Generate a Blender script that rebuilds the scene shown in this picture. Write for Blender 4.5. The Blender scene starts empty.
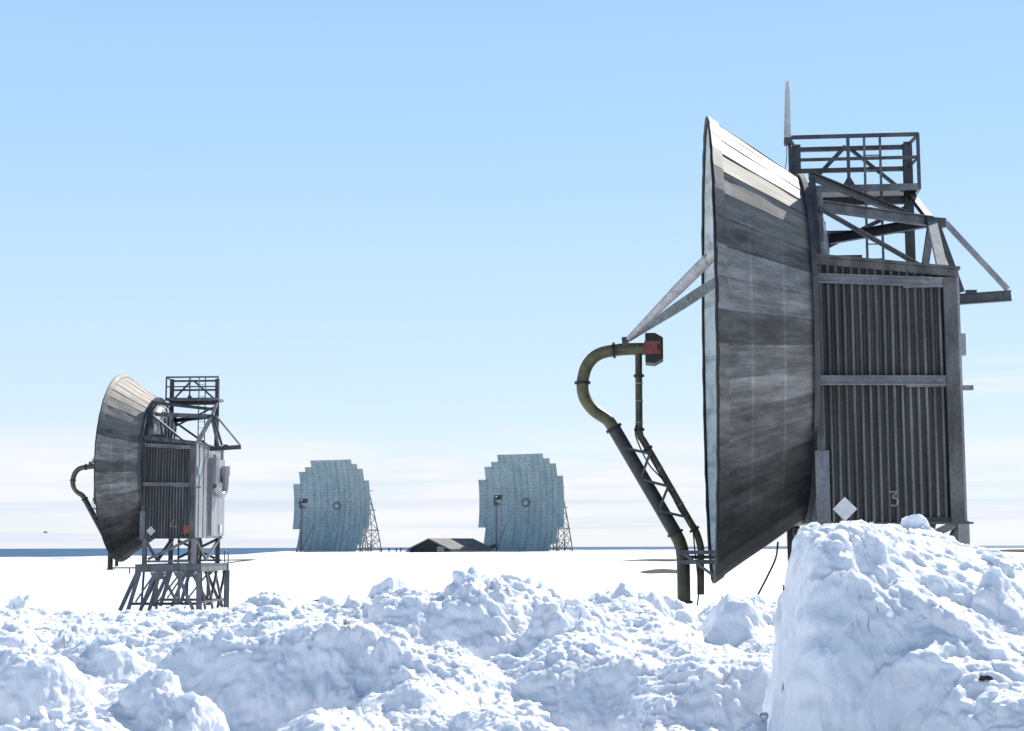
import bpy, math, random
import numpy as np
from mathutils import Vector, Matrix

R = math.radians
SC = bpy.context.scene
COL = SC.collection
EYE = 2.95                                   # eye height above the snow field (z = 0)
rng = random.Random(7)

# ------------------------------------------------------------------ materials
def newmat(name):
    m = bpy.data.materials.new(name); m.use_nodes = True
    nt = m.node_tree
    b = next(n for n in nt.nodes if n.type == 'BSDF_PRINCIPLED')
    return m, nt, b

def node(nt, kind, **kw):
    n = nt.nodes.new(kind)
    for k, v in kw.items():
        if k in n.inputs: n.inputs[k].default_value = v
        else: setattr(n, k, v)
    return n

def ramp(nt, src, stops, interp='LINEAR'):
    r = nt.nodes.new('ShaderNodeValToRGB'); r.color_ramp.interpolation = interp
    e = r.color_ramp.elements
    e[0].position, e[0].color = stops[0][0], stops[0][1] + (1,)
    e[1].position, e[1].color = stops[-1][0], stops[-1][1] + (1,)
    for p, c in stops[1:-1]:
        x = e.new(p); x.color = c + (1,)
    nt.links.new(src, r.inputs[0]); return r.outputs[0]

def objvec(nt, scale=(1, 1, 1), rot=(0, 0, 0)):
    tc = nt.nodes.new('ShaderNodeTexCoord'); mp = nt.nodes.new('ShaderNodeMapping')
    mp.inputs['Scale'].default_value = scale; mp.inputs['Rotation'].default_value = rot
    nt.links.new(tc.outputs['Object'], mp.inputs[0]); return mp.outputs[0]

def noise(nt, vec, scale, detail=6, rough=.6, dist=0.0):
    n = nt.nodes.new('ShaderNodeTexNoise')
    n.inputs['Scale'].default_value = scale; n.inputs['Detail'].default_value = detail
    n.inputs['Roughness'].default_value = rough; n.inputs['Distortion'].default_value = dist
    nt.links.new(vec, n.inputs['Vector']); return n.outputs['Fac']

def mixc(nt, fac, a, b, mode='MIX'):
    m = nt.nodes.new('ShaderNodeMix'); m.data_type = 'RGBA'; m.blend_type = mode
    for s, v in ((m.inputs[0], fac), (m.inputs[6], a), (m.inputs[7], b)):
        if hasattr(v, 'links'): nt.links.new(v, s)
        elif isinstance(v, (int, float)): s.default_value = v
        else: s.default_value = tuple(v) + (1,)
    return m.outputs[2]

def bump(nt, b, h, strength=.3, dist=.02):
    k = nt.nodes.new('ShaderNodeBump'); k.inputs['Strength'].default_value = strength
    k.inputs['Distance'].default_value = dist
    nt.links.new(h, k.inputs['Height']); nt.links.new(k.outputs[0], b.inputs['Normal'])

def weathered(name, light, dark, stretch=(1, 1, .25), scale=3.0, lo=.38, hi=.66, metal=0.0, rough=.55, spec=.5, rust=0.0, fine=.5):
    m, nt, b = newmat(name)
    n1 = noise(nt, objvec(nt, stretch), scale, 8, .65, .3)
    c = ramp(nt, n1, [(lo, dark), (hi, light)])
    n2 = noise(nt, objvec(nt), 22, 5, .7)
    g = ramp(nt, n2, [(.3, (1 - fine, 1 - fine, 1 - fine)), (.7, (1, 1, 1))])
    c = mixc(nt, 1.0, c, g, 'MULTIPLY')
    if rust:
        n3 = noise(nt, objvec(nt, (1, 1, .5)), 5.5, 7, .7)
        c = mixc(nt, ramp(nt, n3, [(.66 - .08 * rust, (0, 0, 0)), (.72, (1, 1, 1))]), c, (.12, .055, .03))
    nt.links.new(c, b.inputs['Base Color'])
    b.inputs['Metallic'].default_value = metal; b.inputs['Specular IOR Level'].default_value = spec
    rr = nt.nodes.new('ShaderNodeMapRange'); nt.links.new(n2, rr.inputs[0])
    rr.inputs[3].default_value = rough - .12; rr.inputs[4].default_value = rough + .15
    nt.links.new(rr.outputs[0], b.inputs['Roughness'])
    bump(nt, b, n2, .15, .01)
    return m

M = {}
M['steel'] = weathered('galvanised_steel', (.24, .25, .27), (.10, .105, .115), rough=.5, rust=.25)
M['steel_dark'] = weathered('dark_steel', (.105, .11, .125), (.045, .048, .055), rough=.5, rust=.2)
M['steel_pale'] = weathered('pale_steel', (.42, .42, .43), (.22, .22, .23), rough=.42, rust=.2)
M['trim'] = weathered('grey_timber_trim', (.16, .155, .155), (.06, .058, .06), (1, 1, .3), 4, rough=.7)
M['rail'] = weathered('aluminium_rail', (.30, .31, .33), (.16, .165, .18), (.3, 1, 1), 4, rough=.5)
M['corr'] = weathered('stained_corrugated_metal', (.21, .205, .21), (.028, .026, .027), (5.5, 1, .16), 1.6, .36, .72, rough=.5, fine=.35)
def corr_mat():
    m, nt, b = newmat('stained_corrugated_metal')
    tc = nt.nodes.new('ShaderNodeTexCoord'); s = nt.nodes.new('ShaderNodeSeparateXYZ'); nt.links.new(tc.outputs['Object'], s.inputs[0])
    n1 = noise(nt, objvec(nt, (5.5, .2, .16)), 1.6, 8, .65, .2); n2 = noise(nt, objvec(nt, (1, .2, 1)), 30, 5, .7); n3 = noise(nt, objvec(nt, (3.2, .1, .35)), 1.0, 6, .6)
    r = nt.nodes.new('ShaderNodeMapRange'); nt.links.new(s.outputs[1], r.inputs[0])      # lit look of the ridges painted in, paler than the grooves
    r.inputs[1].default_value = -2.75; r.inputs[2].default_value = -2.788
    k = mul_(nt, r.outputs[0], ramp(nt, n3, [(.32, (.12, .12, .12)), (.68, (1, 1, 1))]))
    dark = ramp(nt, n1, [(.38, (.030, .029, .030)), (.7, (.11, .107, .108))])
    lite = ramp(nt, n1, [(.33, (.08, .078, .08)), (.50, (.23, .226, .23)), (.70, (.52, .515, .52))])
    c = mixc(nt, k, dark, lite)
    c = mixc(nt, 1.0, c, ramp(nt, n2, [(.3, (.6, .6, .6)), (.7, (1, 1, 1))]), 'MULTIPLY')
    nt.links.new(c, b.inputs['Base Color']); b.inputs['Roughness'].default_value = .55; b.inputs['Specular IOR Level'].default_value = .4
    bump(nt, b, n2, .15, .01); return m
def mul_(nt, a, c):
    m = nt.nodes.new('ShaderNodeMath'); m.operation = 'MULTIPLY'; nt.links.new(a, m.inputs[0]); nt.links.new(c, m.inputs[1]); return m.outputs[0]
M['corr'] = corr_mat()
M['end'] = weathered('pale_end_panel', (.43, .44, .46), (.22, .23, .25), (1, 1.4, .15), 2.5, rough=.4)
M['galv_duct'] = weathered('bright_duct_metal', (.60, .60, .60), (.36, .36, .37), rough=.35, metal=.4)
M['green_pipe'] = weathered('weathered_green_pipe', (.115, .105, .04), (.045, .042, .022), (1, 1, 1), 5, rough=.5, rust=.35)
M['olive_pipe'] = weathered('olive_pipe', (.19, .17, .075), (.09, .082, .04), (1, 1, 1), 5, rough=.5, rust=.3)
M['black_pipe'] = weathered('tarred_pipe', (.05, .052, .055), (.022, .023, .025), (1, 1, 1), 5, rough=.5)
M['black'] = weathered('black_rubber', (.03, .03, .033), (.012, .012, .014), rough=.6)
M['red'] = weathered('faded_red_paint', (.34, .07, .05), (.20, .045, .035), (1, 1, 1), 8, rough=.55)
M['orange'] = weathered('orange_plate', (.42, .10, .03), (.26, .07, .03), (1, 1, 1), 9, rough=.6)
M['white'] = weathered('white_plate', (.74, .74, .74), (.60, .60, .60), (1, 1, 1), 5, rough=.5, fine=.15)
M['greymark'] = weathered('grey_print', (.36, .37, .40), (.28, .28, .30), (1, 1, 1), 9)
M['paint'] = weathered('chalky_white_number', (.58, .58, .58), (.24, .24, .24), (1, 1, 1), 26, rough=.8)
M['wood'] = weathered('pale_timber', (.52, .45, .37), (.36, .30, .24), rough=.8)
M['hut_wall'] = weathered('dark_shed_boards', (.05, .05, .055), (.02, .02, .023), (3, 3, .3), 1.0, rough=.8)
M['hut_roof'] = weathered('grey_sheet_roof', (.20, .19, .185), (.11, .10, .10), (.6, 2, 2), .8, rough=.7)
M['hut_trim'] = weathered('bleached_shed_trim', (.55, .53, .50), (.34, .32, .30), rough=.7)
M['rod'] = weathered('fibreglass_rod', (.80, .82, .78), (.62, .64, .60), (1, 1, .5), 2, rough=.45)
M['strut'] = weathered('flaked_white_strut', (.76, .73, .70), (.46, .44, .42), (1, 1, 1), 5, rough=.5, rust=.6)
M['crevice_dark'] = weathered('dark_crevice_earth', (.10, .085, .065), (.035, .03, .024), (1, 1, 1), 30, rough=.95, spec=.1)
M['earth'] = weathered('bare_tundra', (.20, .165, .13), (.085, .07, .055), (1, 1, 1), 1.6, rough=.95, spec=.1)
M['bird'] = weathered('gull_grey', (.20, .20, .21), (.10, .10, .11))

def dish_mat():
    m, nt, b = newmat('streaked_dish_panels')
    uv = nt.nodes.new('ShaderNodeUVMap'); uv.uv_map = 'panel'           # u = panel index + across, v = from rim to ring
    sp = nt.nodes.new('ShaderNodeSeparateXYZ'); nt.links.new(uv.outputs[0], sp.inputs[0])
    fl = node(nt, 'ShaderNodeMath', operation='FLOOR'); nt.links.new(sp.outputs[0], fl.inputs[0])
    wn = node(nt, 'ShaderNodeTexWhiteNoise', noise_dimensions='1D'); nt.links.new(fl.outputs[0], wn.inputs['W'])
    st = node(nt, 'ShaderNodeMapping'); st.inputs['Scale'].default_value = (1.3, .62, 1)
    nt.links.new(uv.outputs[0], st.inputs[0])
    n1 = noise(nt, st.outputs[0], 2.3, 9, .66, .08)                       # streaks along each panel
    n2 = noise(nt, objvec(nt, (1.2, 1.2, 3.6)), 1.3, 8, .68, .3)
    ad = node(nt, 'ShaderNodeMath', operation='ADD'); nt.links.new(n1, ad.inputs[0]); nt.links.new(n2, ad.inputs[1])
    ma = node(nt, 'ShaderNodeMath', operation='MULTIPLY_ADD'); nt.links.new(wn.outputs['Value'], ma.inputs[0])
    ma.inputs[1].default_value = .44; nt.links.new(ad.outputs[0], ma.inputs[2])
    mz = nt.nodes.new('ShaderNodeMapRange'); nt.links.new(ma.outputs[0], mz.inputs[0]); mz.inputs[1].default_value = .70; mz.inputs[2].default_value = 1.60
    c = ramp(nt, mz.outputs[0], [(.0, (.045, .043, .042)), (.35, (.115, .11, .108)), (.62, (.205, .198, .194)), (1, (.40, .39, .38))])
    # darker tone creeping up from the lowest panels, ragged edge
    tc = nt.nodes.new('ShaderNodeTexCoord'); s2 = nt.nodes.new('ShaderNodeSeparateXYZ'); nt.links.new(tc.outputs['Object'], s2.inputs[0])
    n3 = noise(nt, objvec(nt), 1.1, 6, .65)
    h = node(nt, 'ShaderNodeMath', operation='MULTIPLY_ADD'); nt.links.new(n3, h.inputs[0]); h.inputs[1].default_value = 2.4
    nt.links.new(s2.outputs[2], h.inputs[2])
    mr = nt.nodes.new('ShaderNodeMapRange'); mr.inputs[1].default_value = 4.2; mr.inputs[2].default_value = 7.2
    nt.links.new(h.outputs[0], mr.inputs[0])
    low_dark = ramp(nt, mr.outputs[0], [(0, (.20, .19, .185)), (1, (1, 1, 1))])
    c = mixc(nt, 1.0, c, low_dark, 'MULTIPLY')
    st2 = node(nt, 'ShaderNodeMapping'); st2.inputs['Scale'].default_value = (9.0, 1.1, 1); nt.links.new(uv.outputs[0], st2.inputs[0])
    c = mixc(nt, 1.0, c, ramp(nt, noise(nt, st2.outputs[0], 2.0, 8, .72, .05), [(.30, (.80, .80, .80)), (.52, (1, 1, 1)), (.72, (1.14, 1.14, 1.14))]), 'MULTIPLY')
    fr_ = node(nt, 'ShaderNodeMath', operation='FRACT'); nt.links.new(sp.outputs[0], fr_.inputs[0])      # dirt collects along each lap
    c = mixc(nt, 1.0, c, ramp(nt, fr_.outputs[0], [(.0, (.45, .44, .43)), (.10, (1, 1, 1)), (.93, (1, 1, 1)), (.99, (.6, .6, .6))]), 'MULTIPLY')
    for v0 in (.34, .68):                                              # faint cross joints of the sheets
        dj = node(nt, 'ShaderNodeMath', operation='SUBTRACT'); nt.links.new(sp.outputs[1], dj.inputs[0]); dj.inputs[1].default_value = v0
        aj = node(nt, 'ShaderNodeMath', operation='ABSOLUTE'); nt.links.new(dj.outputs[0], aj.inputs[0])
        c = mixc(nt, 1.0, c, ramp(nt, aj.outputs[0], [(0, (1.25, 1.25, 1.25)), (.010, (1.2, 1.2, 1.2)), (.02, (1, 1, 1)), (1, (1, 1, 1))]), 'MULTIPLY')
    # upper panels: sunlit tone painted in over bare aluminium, ragged edge
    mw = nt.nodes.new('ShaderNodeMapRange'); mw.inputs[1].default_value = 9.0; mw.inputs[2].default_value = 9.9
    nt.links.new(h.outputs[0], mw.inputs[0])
    sunlit_tone = ramp(nt, n1, [(.3, (.15, .14, .125)), (.5, (.25, .235, .213)), (.68, (.37, .35, .32))])
    c = mixc(nt, mw.outputs[0], c, sunlit_tone)
    n4 = noise(nt, objvec(nt), 30, 5, .7)
    c = mixc(nt, 1.0, c, ramp(nt, n4, [(.3, (.72, .72, .72)), (.7, (1, 1, 1))]), 'MULTIPLY')
    nt.links.new(c, b.inputs['Base Color'])
    b.inputs['Roughness'].default_value = .68; b.inputs['Metallic'].default_value = .55
    bump(nt, b, n4, .10, .01)
    return m
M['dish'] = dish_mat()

def panel_mat(name, a, bcol, gx, gz, rough):
    m, nt, b = newmat(name)
    gm = nt.nodes.new('ShaderNodeNewGeometry'); mp = nt.nodes.new('ShaderNodeMapping'); mp.inputs['Scale'].default_value = (1, 1, .4); nt.links.new(gm.outputs['Position'], mp.inputs[0])
    n1 = noise(nt, mp.outputs[0], .55, 8, .68)
    c = ramp(nt, n1, [(.35, bcol), (.68, a)])
    tc = nt.nodes.new('ShaderNodeTexCoord'); s = nt.nodes.new('ShaderNodeSeparateXYZ'); nt.links.new(tc.outputs['Object'], s.inputs[0])
    for ax, g in ((2, gz),):
        d = node(nt, 'ShaderNodeMath', operation='MULTIPLY'); nt.links.new(s.outputs[ax], d.inputs[0]); d.inputs[1].default_value = 1 / g
        f = node(nt, 'ShaderNodeMath', operation='FRACT'); nt.links.new(d.outputs[0], f.inputs[0])
        l = ramp(nt, f.outputs[0], [(0, (.70, .70, .70)), (.10, (.74, .74, .74)), (.13, (1, 1, 1)), (1, (1, 1, 1))])
        c = mixc(nt, 1.0, c, l, 'MULTIPLY')
    n2 = noise(nt, objvec(nt), 3.0, 6, .7)
    c = mixc(nt, 1.0, c, ramp(nt, n2, [(.34, (.6, .6, .6)), (.55, (1, 1, 1))]), 'MULTIPLY')
    nt.links.new(c, b.inputs['Base Color']); b.inputs['Roughness'].default_value = rough
    return m
M['reflector'] = panel_mat('pale_green_reflector', (.46, .52, .50), (.34, .39, .39), 1, 1.15, .4)
M['billboard'] = panel_mat('blue_green_billboard_panel', (.36, .455, .475), (.245, .325, .35), 1, .62, .5)

def snow_mat(name, dirt=.5):
    m, nt, b = newmat(name)
    v = objvec(nt)
    n1 = noise(nt, v, .9, 8, .6); n2 = noise(nt, v, 5.5, 8, .7, .6); n3 = noise(nt, v, 55, 4, .7); n4 = noise(nt, v, 16, 6, .65)
    c = ramp(nt, n1, [(.35, (.80, .81, .865)), (.65, (.86, .865, .90))])
    if dirt:
        ml = node(nt, 'ShaderNodeMath', operation='MULTIPLY'); nt.links.new(n1, ml.inputs[0]); nt.links.new(n2, ml.inputs[1])
        f = ramp(nt, ml.outputs[0], [(.355, (0, 0, 0)), (.46, (dirt, dirt, dirt))])
        c = mixc(nt, f, c, (.50, .46, .38))
        f2 = ramp(nt, n2, [(.70, (0, 0, 0)), (.78, (dirt, dirt, dirt))])
        c = mixc(nt, f2, c, (.34, .31, .26))
    nt.links.new(c, b.inputs['Base Color'])
    b.inputs['Roughness'].default_value = .62; b.inputs['Specular IOR Level'].default_value = .25
    b.inputs['Subsurface Weight'].default_value = .6; b.inputs['Subsurface Radius'].default_value = (.6, .8, 1.0); b.inputs['Subsurface Scale'].default_value = .05
    ad = node(nt, 'ShaderNodeMath', operation='MULTIPLY_ADD'); nt.links.new(n4, ad.inputs[0]); ad.inputs[1].default_value = 2.5; nt.links.new(n3, ad.inputs[2])
    bump(nt, b, ad.outputs[0], .45, .012)
    return m
M['snow'] = snow_mat('crusted_snow', .55)
M['snow_clean'] = snow_mat('wind_packed_snow', 0)

def sea_mat():
    m, nt, b = newmat('cold_sea')
    n = noise(nt, objvec(nt, (.02, .004, 1)), 1.0, 6, .6)
    nt.links.new(ramp(nt, n, [(.3, (.035, .095, .185)), (.7, (.06, .135, .235))]), b.inputs['Base Color'])
    b.inputs['Roughness'].default_value = .6; b.inputs['Specular IOR Level'].default_value = .08
    return m
M['sea'] = sea_mat()

# ------------------------------------------------------------------ mesh builder
class MB:
    def __init__(s): s.v = []; s.f = []; s.sm = []
    def add(s, vs, fs, smooth=False):
        o = len(s.v); s.v += [tuple(p) for p in vs]
        for f in fs: s.f.append(tuple(i + o for i in f)); s.sm.append(smooth)
        return s
    def box(s, lo, hi):
        x0, y0, z0 = lo; x1, y1, z1 = hi
        return s.add([(x0,y0,z0),(x1,y0,z0),(x1,y1,z0),(x0,y1,z0),(x0,y0,z1),(x1,y0,z1),(x1,y1,z1),(x0,y1,z1)],
                     [(0,3,2,1),(4,5,6,7),(0,1,5,4),(1,2,6,5),(2,3,7,6),(3,0,4,7)])
    def frame(s, p, q, up=(0, 0, 1)):
        p, q = Vector(p), Vector(q); t = (q - p).normalized(); u = Vector(up)
        if abs(t.dot(u)) > .97: u = Vector((1, 0, 0)) if abs(t.x) < .9 else Vector((0, 1, 0))
        side = t.cross(u).normalized(); return p, q, t, side, side.cross(t).normalized()
    def section(s, p, q, poly, up=(0, 0, 1)):
        """extrude a closed 2-D outline (side, up) from p to q"""
        p, q, t, a, b = s.frame(p, q, up); n = len(poly)
        vs = [p + a * x + b * y for x, y in poly] + [q + a * x + b * y for x, y in poly]
        fs = [(i, (i + 1) % n, n + (i + 1) % n, n + i) for i in range(n)] + [tuple(range(n - 1, -1, -1)), tuple(range(n, 2 * n))]
        return s.add(vs, fs)
    def bar(s, p, q, w, h=None, up=(0, 0, 1)):
        h = h or w; w, h = w / 2, h / 2
        return s.section(p, q, [(-w, -h), (w, -h), (w, h), (-w, h)], up)
    def hbeam(s, p, q, w, h, up=(0, 0, 1), t=.016):
        W, H = w / 2, h / 2; k = .012
        return s.section(p, q, [(-W,-H),(W,-H),(W,-H+t),(k,-H+t),(k,H-t),(W,H-t),(W,H),(-W,H),(-W,H-t),(-k,H-t),(-k,-H+t),(-W,-H+t)], up)
    def angle(s, p, q, w, up=(0, 0, 1), t=.012):
        W = w / 2
        return s.section(p, q, [(-W,-W),(W,-W),(W,-W+t),(-W+t,-W+t),(-W+t,W),(-W,W)], up)
    def chan(s, p, q, w, h, up=(0, 0, 1), t=.016):
        W, H = w / 2, h / 2
        return s.section(p, q, [(-W,-H),(W,-H),(W,-H+t),(-W+t,-H+t),(-W+t,H-t),(W,H-t),(W,H),(-W,H)], up)
    def tube(s, pts, r, n=14, cap=True):
        pts = [Vector(p) for p in pts]; rs = r if isinstance(r, (list, tuple)) else [r] * len(pts)
        vs = []; ref = None
        for i, p in enumerate(pts):
            t = (pts[min(i + 1, len(pts) - 1)] - pts[max(i - 1, 0)]).normalized()
            if ref is None: ref = t.orthogonal().normalized()
            ref = (ref - t * ref.dot(t)).normalized(); b = t.cross(ref)
            vs += [p + (ref * math.cos(2 * math.pi * k / n) + b * math.sin(2 * math.pi * k / n)) * rs[i] for k in range(n)]
        fs = [(i * n + k, i * n + (k + 1) % n, (i + 1) * n + (k + 1) % n, (i + 1) * n + k) for i in range(len(pts) - 1) for k in range(n)]
        s.add(vs, fs, True)
        if cap: s.add(vs[:n], [tuple(range(n - 1, -1, -1))]); s.add(vs[-n:], [tuple(range(n))])
        return s
    def prism(s, pts, d):
        """flat outline of 3-D points pushed along vector d"""
        n = len(pts); d = Vector(d); vs = [Vector(p) for p in pts]; vs += [p + d for p in vs]
        return s.add(vs, [tuple(range(n - 1, -1, -1)), tuple(range(n, 2 * n))] + [(i, (i + 1) % n, n + (i + 1) % n, n + i) for i in range(n)])
    def build(s, name, mat, parent=None, recalc=True):
        me = bpy.data.meshes.new(name); me.from_pydata(s.v, [], s.f); me.update()
        me.polygons.foreach_set('use_smooth', s.sm)
        if recalc:
            import bmesh
            bm = bmesh.new(); bm.from_mesh(me); bmesh.ops.recalc_face_normals(bm, faces=bm.faces); bm.to_mesh(me); bm.free()
        me.materials.append(M[mat]); o = bpy.data.objects.new(name, me); COL.objects.link(o)
        if parent: o.parent = parent
        return o

def tag(o, label=None, cat=None, group=None, kind=None):
    for k, v in (('label', label), ('category', cat), ('group', group), ('kind', kind)):
        if v: o[k] = v
    return o
def empty(name, loc, rz=0):
    o = bpy.data.objects.new(name, None); COL.objects.link(o); o.location = loc; o.rotation_euler = (0, 0, rz)
    o.empty_display_size = .3; return o
def bez(pts, n=8):
    """Catmull-Rom through points"""
    P = [Vector(p) for p in pts]; P = [2 * P[0] - P[1]] + P + [2 * P[-1] - P[-2]]; out = []
    for i in range(1, len(P) - 2):
        for k in range(n):
            t = k / n; a, b, c, d = P[i - 1:i + 3]
            out.append(.5 * ((2 * b) + (c - a) * t + (2 * a - 5 * b + 4 * c - d) * t * t + (3 * b - a - 3 * c + d) * t ** 3))
    out.append(P[-2]); return out

# ------------------------------------------------------------------ the dish antenna (local: +X behind the dish, -Y near side)
DZ, RIM, RING, XR = 6.65, 4.35, 3.20, 1.66
NF = 48
CW = 2.75
def wall_y(x): return -CW + .032 * math.sin((x - 1.7) / .134 * 2 * math.pi)
def roof_z(x): return 7.93 - (x - 1.7) / 2.4 * .27

def strokes(root, polys, w, name):
    """painted strokes that follow the corrugation"""
    mb = MB()
    for pl in polys:
        for (x0, z0), (x1, z1) in zip(pl[:-1], pl[1:]):
            L = math.hypot(x1 - x0, z1 - z0); n = max(2, int(L / .012)); nx, nz = -(z1 - z0) / L * w / 2, (x1 - x0) / L * w / 2
            vs = []
            for i in range(n + 1):
                x, z = x0 + (x1 - x0) * i / n, z0 + (z1 - z0) * i / n
                for sg in (-1, 1):
                    xx = x + sg * nx; vs.append((xx, wall_y(xx) - .006, z + sg * nz))
            mb.add(vs, [(2*i, 2*i+1, 2*i+3, 2*i+2) for i in range(n)])
    return mb.build(name, 'paint', root, False)

def dish_antenna(name, loc, rz, label, number, rod, orange, seed):
    rg = random.Random(seed)
    T = tag(empty(name, loc, rz), label, 'dish antenna', 'dish antennas on steel trestles')
    # ---- outer shell: flat panels between rim and ring, each slightly lapped
    a0 = R(58); st = 2 * math.pi / NF
    mb = MB(); uvs = []
    def P(r, th, x): return (x, -r * math.sin(th), DZ + r * math.cos(th))
    for k in range(NF):
        t0, t1 = a0 + k * st, a0 + (k + 1) * st
        j0, j1 = rg.uniform(-.004, .004), rg.uniform(-.004, .004)
        nseg = 6; vs = []; fu = []
        for i in range(nseg + 1):
            f = i / nseg; r = RIM + (RING - RIM) * f; x = XR * f
            w = .005 * math.sin(f * 9 + k)
            vs += [P(r - .002 + j0 + w, t0 - .004, x), P(r + .007 + j1 + w, t1 + .004, x)]
            fu += [(k, f), (k + 1, f)]
        fs = [(2*i, 2*i+1, 2*i+3, 2*i+2) for i in range(nseg)]
        mb.add(vs, fs)
        for i in range(nseg):
            for q in fs[i]: uvs.append((k + .02 + .96 * (fu[q][0] - k), fu[q][1]))
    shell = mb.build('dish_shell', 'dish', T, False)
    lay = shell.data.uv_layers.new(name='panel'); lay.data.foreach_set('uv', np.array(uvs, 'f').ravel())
    # rim band: flat lapped strip in the same facets, then a dark lip
    mb = MB(); uvs = []; n = 96
    for k in range(NF):
        t0, t1 = a0 + k * st, a0 + (k + 1) * st; j0 = rg.uniform(-.004, .004)
        mb.add([P(RIM + .045 + j0, t0, -.005), P(RIM + .045 + j0, t1, -.005), P(RIM - .075 + j0, t1, .165), P(RIM - .075 + j0, t0, .165), P(RIM - .13, t1, .165), P(RIM - .13, t0, .165)], [(0, 1, 2, 3), (3, 2, 4, 5)])
        uvs += [(k + .5, 0), (k + .8, 0), (k + .8, .1), (k + .5, .1)] * 2
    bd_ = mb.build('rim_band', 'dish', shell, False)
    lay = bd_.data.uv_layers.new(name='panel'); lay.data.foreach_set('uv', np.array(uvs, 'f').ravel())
    mb = MB(); pts = []
    for i in range(n + 1):
        t = 2 * math.pi * i / n; pts.append(P(RIM + .012 + .006 * math.sin(t * 23 + seed) * math.sin(t * 7), t, -.02 + .008 * math.sin(t * 31) * math.sin(t * 5)))
    mb.tube(pts, .034, 8, False); mb.build('rim_lip', 'black', shell)
    # ring flange at the back of the shell
    mb = MB(); n = 72; prof = [(XR - .02, RING + .01), (XR - .02, RING + .09), (XR + .07, RING + .09), (XR + .07, RING - .15), (XR - .02, RING - .15)]; m = len(prof)
    vs = [P(r, 2 * math.pi * i / n, x) for i in range(n) for x, r in prof]
    mb.add(vs, [(i*m+j, ((i+1) % n)*m+j, ((i+1) % n)*m+j+1, i*m+j+1) for i in range(n) for j in range(m - 1)])
    mb.build('ring_flange', 'steel_dark', shell)
    # inner reflector bowl
    mb = MB(); nr, n = 14, 72; vs = [(1.45, 0, DZ)]; fs = []
    for i in range(1, nr + 1):
        r = (RIM - .03) * i / nr
        vs += [P(r, 2 * math.pi * k / n, .01 + 1.44 * (1 - (i / nr) ** 2)) for k in range(n)]
    fs += [(0, 1 + k, 1 + (k + 1) % n) for k in range(n)]
    fs += [(1+(i-1)*n+k, 1+(i-1)*n+(k+1) % n, 1+i*n+(k+1) % n, 1+i*n+k) for i in range(1, nr) for k in range(n)]
    mb.add(vs, fs, True); refl = mb.build('reflector', 'reflector', T)
    # rear drum closing the ring
    mb = MB(); n = 60
    prof = [(XR + .03, 2.95), (XR + .30, 2.87), (XR + .42, 2.55), (XR + .46, .01)]; m = len(prof)
    vs = [(p[0], p[1] * .86, p[2]) for p in (P(r, 2 * math.pi * i / n, x) for i in range(n) for x, r in prof)]
    mb.add(vs, [(i*m+j, ((i+1) % n)*m+j, ((i+1) % n)*m+j+1, i*m+j+1) for i in range(n) for j in range(m - 1)], True)
    mb.build('rear_drum', 'steel_pale', T)
    mb = MB()                                                    # stiff ribs on the drum's face
    for k in range(20):
        t = 2 * math.pi * k / 20; mb.bar(P(2.4, t, XR + .42), P(.9, t, XR + .47), .05, .10, (1, 0, 0))
    mb.build('drum_rib', 'steel_dark', T)
    # ---- equipment cabin
    body = MB()
    x0, x1 = 1.74, 4.06; y0, y1 = -CW + .06, CW; zb = 3.36
    body.add([(x0,y0,zb),(x1,y0,zb),(x1,y1,zb),(x0,y1,zb),(x0,y0,roof_z(x0)-.03),(x1,y0,roof_z(x1)-.03),(x1,y1,roof_z(x1)-.03),(x0,y1,roof_z(x0)-.03)],
             [(0,3,2,1),(4,5,6,7),(0,1,5,4),(1,2,6,5),(2,3,7,6),(3,0,4,7)])
    cab = body.build('equipment_cabin', 'end', T)
    mb = MB(); N = 420; xs = [1.72 + 2.36 * i / N for i in range(N + 1)]; vs = []
    for x in xs: vs += [(x, wall_y(x), zb - .02), (x, wall_y(x), roof_z(x) - .05)]
    mb.add(vs, [(2*i, 2*i+2, 2*i+3, 2*i+1) for i in range(N)], True)
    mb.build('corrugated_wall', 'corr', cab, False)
    mb = MB(); mb.prism([(1.62, -CW - .10, roof_z(1.62) - .02), (4.16, -CW - .10, roof_z(4.16) - .02), (4.16, -CW - .10, roof_z(4.16) + .03), (1.62, -CW - .10, roof_z(1.62) + .03)], (0, 2 * CW + .2, 0))
    mb.build('roof', 'trim', cab)
    mb = MB(); mb.prism([(1.66, -CW - .075, roof_z(1.66) - .15), (4.12, -CW - .075, roof_z(4.12) - .15), (4.12, -CW - .075, roof_z(4.12) - .025), (1.66, -CW - .075, roof_z(1.66) - .025)], (0, .05, 0))
    mb.build('top_fascia', 'trim', cab)
    MB().box((3.87, -CW - .085, zb - .04), (4.095, -CW - .02, roof_z(4.1) - .155)).build('corner_post', 'trim', cab)
    MB().box((4.07, -CW + .0, zb - .04), (4.15, -CW + .22, roof_z(4.1) - .06)).build('corner_post', 'end', cab)
    MB().box((4.07, CW - .2, zb - .04), (4.13, CW + .02, roof_z(4.1) - .06)).build('corner_post', 'end', cab)
    MB().box((1.68, -CW - .07, zb + 1.2), (1.80, -CW - .02, 7.74)).build('corner_post', 'trim', cab)
    MB().box((1.64, -CW - .10, zb - .10), (1.875, -CW - .015, zb + 1.2)).build('post_casing', 'steel', cab)
    for z, dz, xe in ((7.53, -.12, 3.86), (5.76, -.03, 3.86)):
        mb = MB(); mb.chan((1.66, -CW - .10, z), (xe, -CW - .10, z + dz), .09, .16, t=.02)
        mb.box((3.2, -CW - .085, z + dz * .7 - .11), (3.85, -CW - .05, z + dz * .7 + .06))
        mb.box((1.60, -CW - .17, z - .06), (1.68, -CW - .04, z + .06))
        mb.build('wall_rail', 'rail', cab)
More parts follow.
